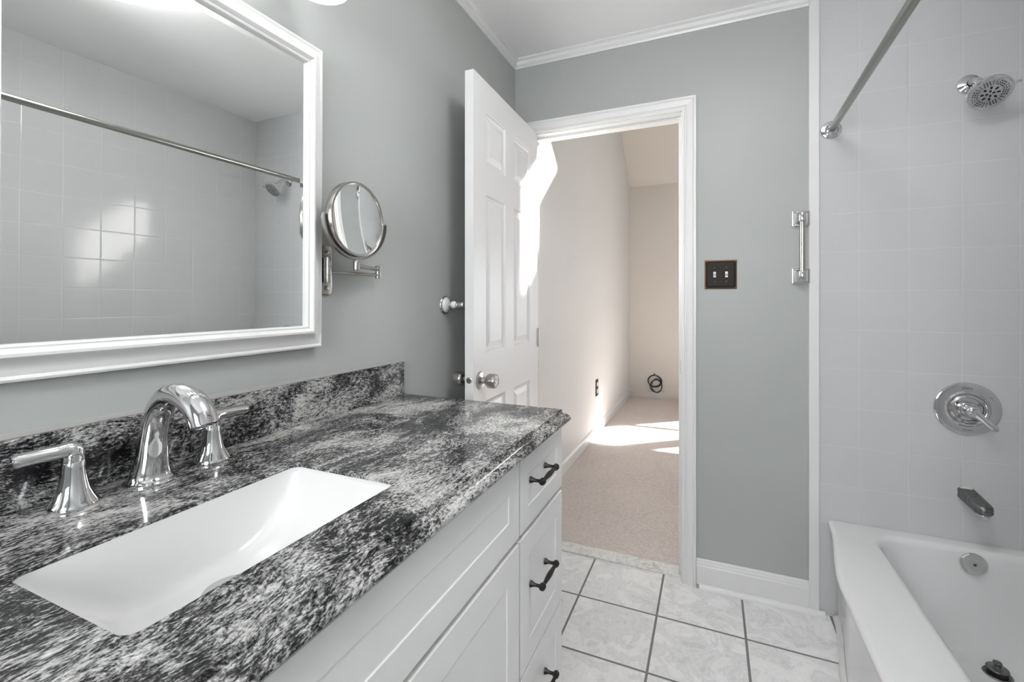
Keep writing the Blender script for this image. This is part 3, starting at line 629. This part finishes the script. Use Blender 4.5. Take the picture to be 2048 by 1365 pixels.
face = obj('face_plate', bm, M['spotted'], smooth=40); face.parent = hd
bm = bmesh.new()
def dot(r, th, rad, l=1):
    p = fc+hn*(.0010)+(a_*cos(th)+b_*sin(th))*r; e1 = (a_*cos(th)+b_*sin(th)); e2 = hn.cross(e1)
    vs = [bm.verts.new(p+e1*cos(2*pi*k/12)*rad*l+e2*sin(2*pi*k/12)*rad) for k in range(12)]; top = [bm.verts.new(v.co+hn*.0012) for v in vs]
    bridge(bm, [vs, top]); bm.faces.new(top)
for k in range(12):
    th = 2*pi*k/12
    if k % 2 == 0:
        for j, r in enumerate((.030, .036, .042)):
            for q in (-.20, 0, .20): dot(r+.002, th+q*(.033/r), .0018)
    else:
        for r in (.033, .039, .045):
            for q in (-.11, .11): dot(r, th+q, .0014)
for k in range(8): dot(.0205, 2*pi*k/8+.2, .0030, 1.7)
for k in range(4): dot(.0085, 2*pi*k/4+.3, .0028, 1.5)
noz = obj('nozzles', bm, M['black']); noz.parent = hd
bm = bmesh.new(); tdir = (Vector((.92, -.25, .25))-hn*Vector((.92, -.25, .25)).dot(hn)).normalized(); p = bk+hn*.056+tdir*.056; tube(bm, [p, p+tdir*.013, p+tdir*.021], [.0055, .0042, .0036], 12, ell=(1, .8)); keep(obj('selector_tab', bm, M['chrome'], smooth=40), shd)

# ================================================================== TUB VALVE
vc = Vector((1.7585, D, .8555)); tv = thing('shower_valve', 'round chrome shower valve plate with a lever handle above the tub spout', 'shower valve', vc)
bm = bmesh.new(); lathe(bm, [(0, .0005), (.0935, .0005), (.0945, .003), (.0925, .0065), (.0880, .0085), (.0820, .0088), (.0640, .0080), (.0620, .0100), (.0590, .0128), (.0555, .0130), (.0530, .0110), (.0500, .0100), (.0475, .0120), (.0440, .0150), (.0420, .0150), (.0400, .0120), (.0250, .0115), (0, .0115)], vc, (0, -1, 0), 80); esc = keep(obj('escutcheon', bm, M['chrome'], smooth=22), tv)
for s, (tx, tz) in enumerate(((.030, .018), (-.024, -.026))):
    bm = bmesh.new(); lathe(bm, [(0, .0112), (.0048, .0112), (.0044, .0140), (.0020, .0142), (0, .0125)], vc+Vector((tx, 0, tz)), (0, -1, 0), 18); keep(obj('screw', bm, M['worn'], smooth=40), tv)
mt = lambda x, z, rz=0: Matrix.Translation(vc+Vector((x, -.0090, z))) @ Matrix.Rotation(pi/2, 4, 'X') @ Matrix.Rotation(rz, 4, 'Z')
text_mesh('lettering', 'Delta', .0125, mt(.0, .0745), M['ink'], tv); text_mesh('lettering', 'Monitor', .0090, mt(0, -.0745), M['ink'], tv); text_mesh('lettering', 'off', .0080, mt(.062, .044, -.5), M['ink'], tv)
bm = bmesh.new(); lathe(bm, [(0, .010), (.0285, .010), (.0290, .013), (.0270, .030), (.0250, .033), (0, .033)], vc, (0, -1, 0), 44); keep(obj('sleeve', bm, M['chrome'], smooth=30), tv)
hp = vc+Vector((0, -.0330, 0)); bm = bmesh.new()
lathe(bm, [(0, 0), (.0175, 0), (.0210, .004), (.0220, .012), (.0200, .020), (.0150, .0255), (.0080, .0280), (0, .0285)], hp, (0, -1, 0), 40)
ld = Vector((.66, -.28, -.70)).normalized(); p0 = hp+Vector((0, -.014, 0))
tube(bm, [p0, p0+ld*.020, p0+ld*.034, p0+ld*.050, p0+ld*.066, p0+ld*.078, p0+ld*.082], [.0135, .0130, .0105, .0105, .0112, .0095, .0045], 20, ell=(.8, 1), up=(0, -1, 0))
td = Vector((-.72, 0, .69)).normalized(); tube(bm, [p0, p0+td*.022, p0+td*.031], [.0120, .0080, .0045], 16, ell=(1, .8), up=(0, -1, 0))
hv = keep(obj('handle', bm, M['chrome'], smooth=40), tv)
bm = bmesh.new(); tube(bm, [hp+Vector((-.004, -.0268, .009)), hp+Vector((.002, -.0265, .0115)), hp+Vector((.008, -.0255, .0105))], .0009, 8); o = obj('red_mark', bm, M['red']); o.parent = hv
bm = bmesh.new(); lathe(bm, [(0, .0278), (.0042, .0278), (.0038, .0292), (.0025, .0294), (.002, .0286), (0, .0286)], hp, (0, -1, 0), 18); o = obj('cap_screw', bm, M['spotted'], smooth=40); o.parent = hv

# ================================================================== TUB SPOUT
tc = Vector((1.7575, D, .552)); ts = thing('tub_spout', 'dull worn chrome tub spout projecting over the bathtub', 'tub spout', tc)
def stad(L_, w_, n=14):      # plan outline: straight from the wall, round nose and heel
    o = []
    for i in range(n+1): a = -pi/2-pi/2+pi*i/n; o.append((w_*cos(a), -L_+w_+w_*sin(a) if sin(a) < 0 else -L_+w_))
    o = [(w_*cos(pi+pi*i/n), -L_+w_+w_*sin(pi+pi*i/n)) for i in range(n+1)]
    o += [(w_, -.01*0)]+[(-w_, 0)]
    return o
bm = bmesh.new(); rg = []
for inset, z, lz in ((.004, -.019, 0), (.0, -.014, 0), (0, .012, 0), (.002, .0165, 0), (.005, .0185, 0), (.0075, .0175, 0), (.009, .0150, 0)):
    q = stad(.138-inset, .0245-inset); rg.append([bm.verts.new(tc+Vector((x, y, z-(.012 if z < 0 else .016)*(-y/.138)*(1 if z > 0 else .55)))) for x, y in q])
bridge(bm, rg); bm.faces.new(rg[0]); bm.faces.new(rg[-1])
bd = keep(obj('body', bm, M['worn'], smooth=32), ts)
bm = bmesh.new(); lathe(bm, [(0, .002), (.0175, .002), (.0185, -.003), (.0165, -.0045), (.0185, -.006), (.0185, -.010), (.0150, -.0120), (0, -.010)], tc+Vector((0, -.112, -.0265)), (0, 0, 1), 28); keep(obj('outlet', bm, M['spotted'], smooth=30), ts)
bm = bmesh.new(); q = stad(.030, .028); 
lathe(bm, [(.0, .0), (.0265, .0002), (.0262, .002), (.0240, .0025)], tc+Vector((0, 0, .0)), (0, -1, 0), 32, ell=.85, cap=False); keep(obj('wall_gasket', bm, M['plug'], smooth=40), ts)

# ================================================================== BATHTUB
TZ = .379; TY0, TY1 = .632, D-.002; TX1 = WR-.002
def bow(y):
    f_ = lambda d: 0 if d <= 0 else (1 if d >= 1 else d*d*(3-2*d))
    return 1.341-.062*f_((TY1-y)/.50+.02)*f_((y-TY0)/.50+.02)
inn = rrect(1.466, 2.045, .76, 2.092, .105, 16, 44, 10)
out = outer_of(inn, 0, TX1, TY0, TY1)
bm = bmesh.new(); rg = []
def oring(dx, z, e=0):
    r = []
    for x, y in out:
        yy = min(max(y, TY0+e), TY1-e) if e else y
        bx_ = bow(yy)+dx
        x2 = bx_ if x < .01 else x
        r.append(bm.verts.new((x2, yy, z)))
    return r
for dx, z in ((.034, 0), (.032, .10), (.030, .27), (.029, .325), (.022, .343), (.009, .352), (.002, .359), (.000, .366), (.002, .372), (.007, .3765), (.014, TZ-.0004), (.022, TZ)): rg.append(oring(dx, z))
def iring(k, z, ky=None):
    ky = k if ky is None else ky
    x0, x1, y0, y1 = 1.466+k, 2.045-k, .76+ky*1.9, 2.092-ky; r = max(.03, .105-k*.25)
    return [bm.verts.new((x, y, z)) for x, y, _ in rrect(x0, x1, y0, y1, r, 16, 44, 10)]
for k, z, ky in ((-.016, TZ-.0005, -.012), (-.007, TZ-.0025, -.006), (.0, TZ-.008, 0), (.005, TZ-.018, .005), (.009, TZ-.035, .008), (.020, .26, .018), (.034, .16, .030), (.046, .105, .044), (.062, .074, .060), (.085, .058, .085), (.12, .052, .12), (.17, .050, .17), (.24, .049, .24)): rg.append(iring(k, z, ky))
bridge(bm, rg); bm.faces.new(rg[-1]); bm.faces.new(rg[0])
tub = tag(obj('bathtub', bm, M['enamel'], smooth=50), 'white enamelled bathtub with bowed apron in the tiled alcove', 'bathtub')
on = Vector((0, -1, .13)).normalized(); oc = Vector((1.7475, 2.0755, .3365))
bm = bmesh.new(); lathe(bm, [(0, -.004), (.0350, -.004), (.0355, .0045), (.0330, .0075), (.0300, .0082), (0, .0088)], oc, on, 48); ov = obj('overflow_plate', bm, M['spotted'], parent=tub, smooth=30)
bm = bmesh.new(); lathe(bm, [(0, .0086), (.0050, .0086), (.0045, .0100), (0, .0104)], oc, on, 18); bx(bm, oc.x-.0038, oc.x+.0038, oc.y-.0116, oc.y-.0100, oc.z+.0004, oc.z+.0024, 1); obj('screw', bm, [M['worn'], M['black']], parent=ov)
dc = Vector((1.757, 1.955, .0505))
bm = bmesh.new(); lathe(bm, [(0, -.002), (.0360, -.002), (.0365, .001), (.0330, .0035), (.0240, .0020), (.0235, -.001), (0, -.001)], dc, (0, 0, 1), 40); dr = obj('drain', bm, M['worn'], parent=tub, smooth=35)
bm = bmesh.new(); lathe(bm, [(0, 0), (.0235, 0), (.0245, .003), (.0245, .0160), (.0200, .0165)], dc, (0, 0, 1), 36, cap=False); o = obj('stopper_gasket', bm, M['black'], parent=dr, smooth=35)
bm = bmesh.new(); lathe(bm, [(0, .0160), (.0270, .0160), (.0280, .0180), (.0265, .0205), (.0120, .0230), (.0095, .0240), (.0085, .0300), (.0105, .0330), (.0115, .0360), (.0105, .0390), (.0040, .0400), (0, .0395)], dc, (0, 0, 1), 36); o = obj('stopper', bm, M['worn'], parent=dr, smooth=35)
# quarter round along the foot of the tub
bm = bmesh.new(); prev = None; N = 36
for i in range(N+1):
    y = TY0+.05+(TY1-.016-TY0-.05)*i/N; x = bow(y)+.033
    q = [bm.verts.new((x-a, y, b)) for a, b in qr]
    if prev:
        for k in range(len(q)): bm.faces.new((prev[k], prev[(k+1) % len(q)], q[(k+1) % len(q)], q[k]))
    else: bm.faces.new(q)
    prev = q
bm.faces.new(prev); struct('trim_8', bm, M['white'], smooth=60)

# ================================================================== BEDROOM BITS
ou = thing('electrical_outlet', 'dark brown outlet plate with pale sockets low on the sunlit bedroom wall', 'outlet', (BL, 4.19, .437))
keep(obj('plate', nb((BL+.0005, BL+.006, 4.145, 4.235, .362, .512)), M['bronzep'], bevel=.002), ou)
for z in (.405, .469):
    bm = bmesh.new(); lathe(bm, [(0, .006), (.0215, .006), (.0205, .009), (0, .009)], (BL, 4.19, z), (1, 0, 0), 24); so = keep(obj('socket', bm, M['plug'], smooth=40), ou)
cb = thing('cable_coil', 'coiled black cable hanging from a hole at the foot of the bedroom back wall', 'cable', (.279, BB, .30))
for cx_, cz, rx, rz_, y, ph in ((.262, .222, .078, .070, .012, 0), (.270, .218, .082, .074, .018, .5), (.292, .165, .062, .086, .024, 1.1), (.284, .160, .070, .078, .030, 2.0)):
    bm = bmesh.new(); tube(bm, [(cx_+rx*cos(a*2*pi/40), BB-y-.003*sin(a*2*pi/40*2+ph), cz+rz_*sin(a*2*pi/40)) for a in range(40)], .0055, 10, closed=True); keep(obj('loop', bm, M['cable'], smooth=60), cb)
bm = bmesh.new(); tube(bm, smooth_path([(.262, BB-.0, .312), (.262, BB-.012, .305), (.268, BB-.014, .29)], 5), .0055, 10); keep(obj('lead', bm, M['cable'], smooth=60), cb)
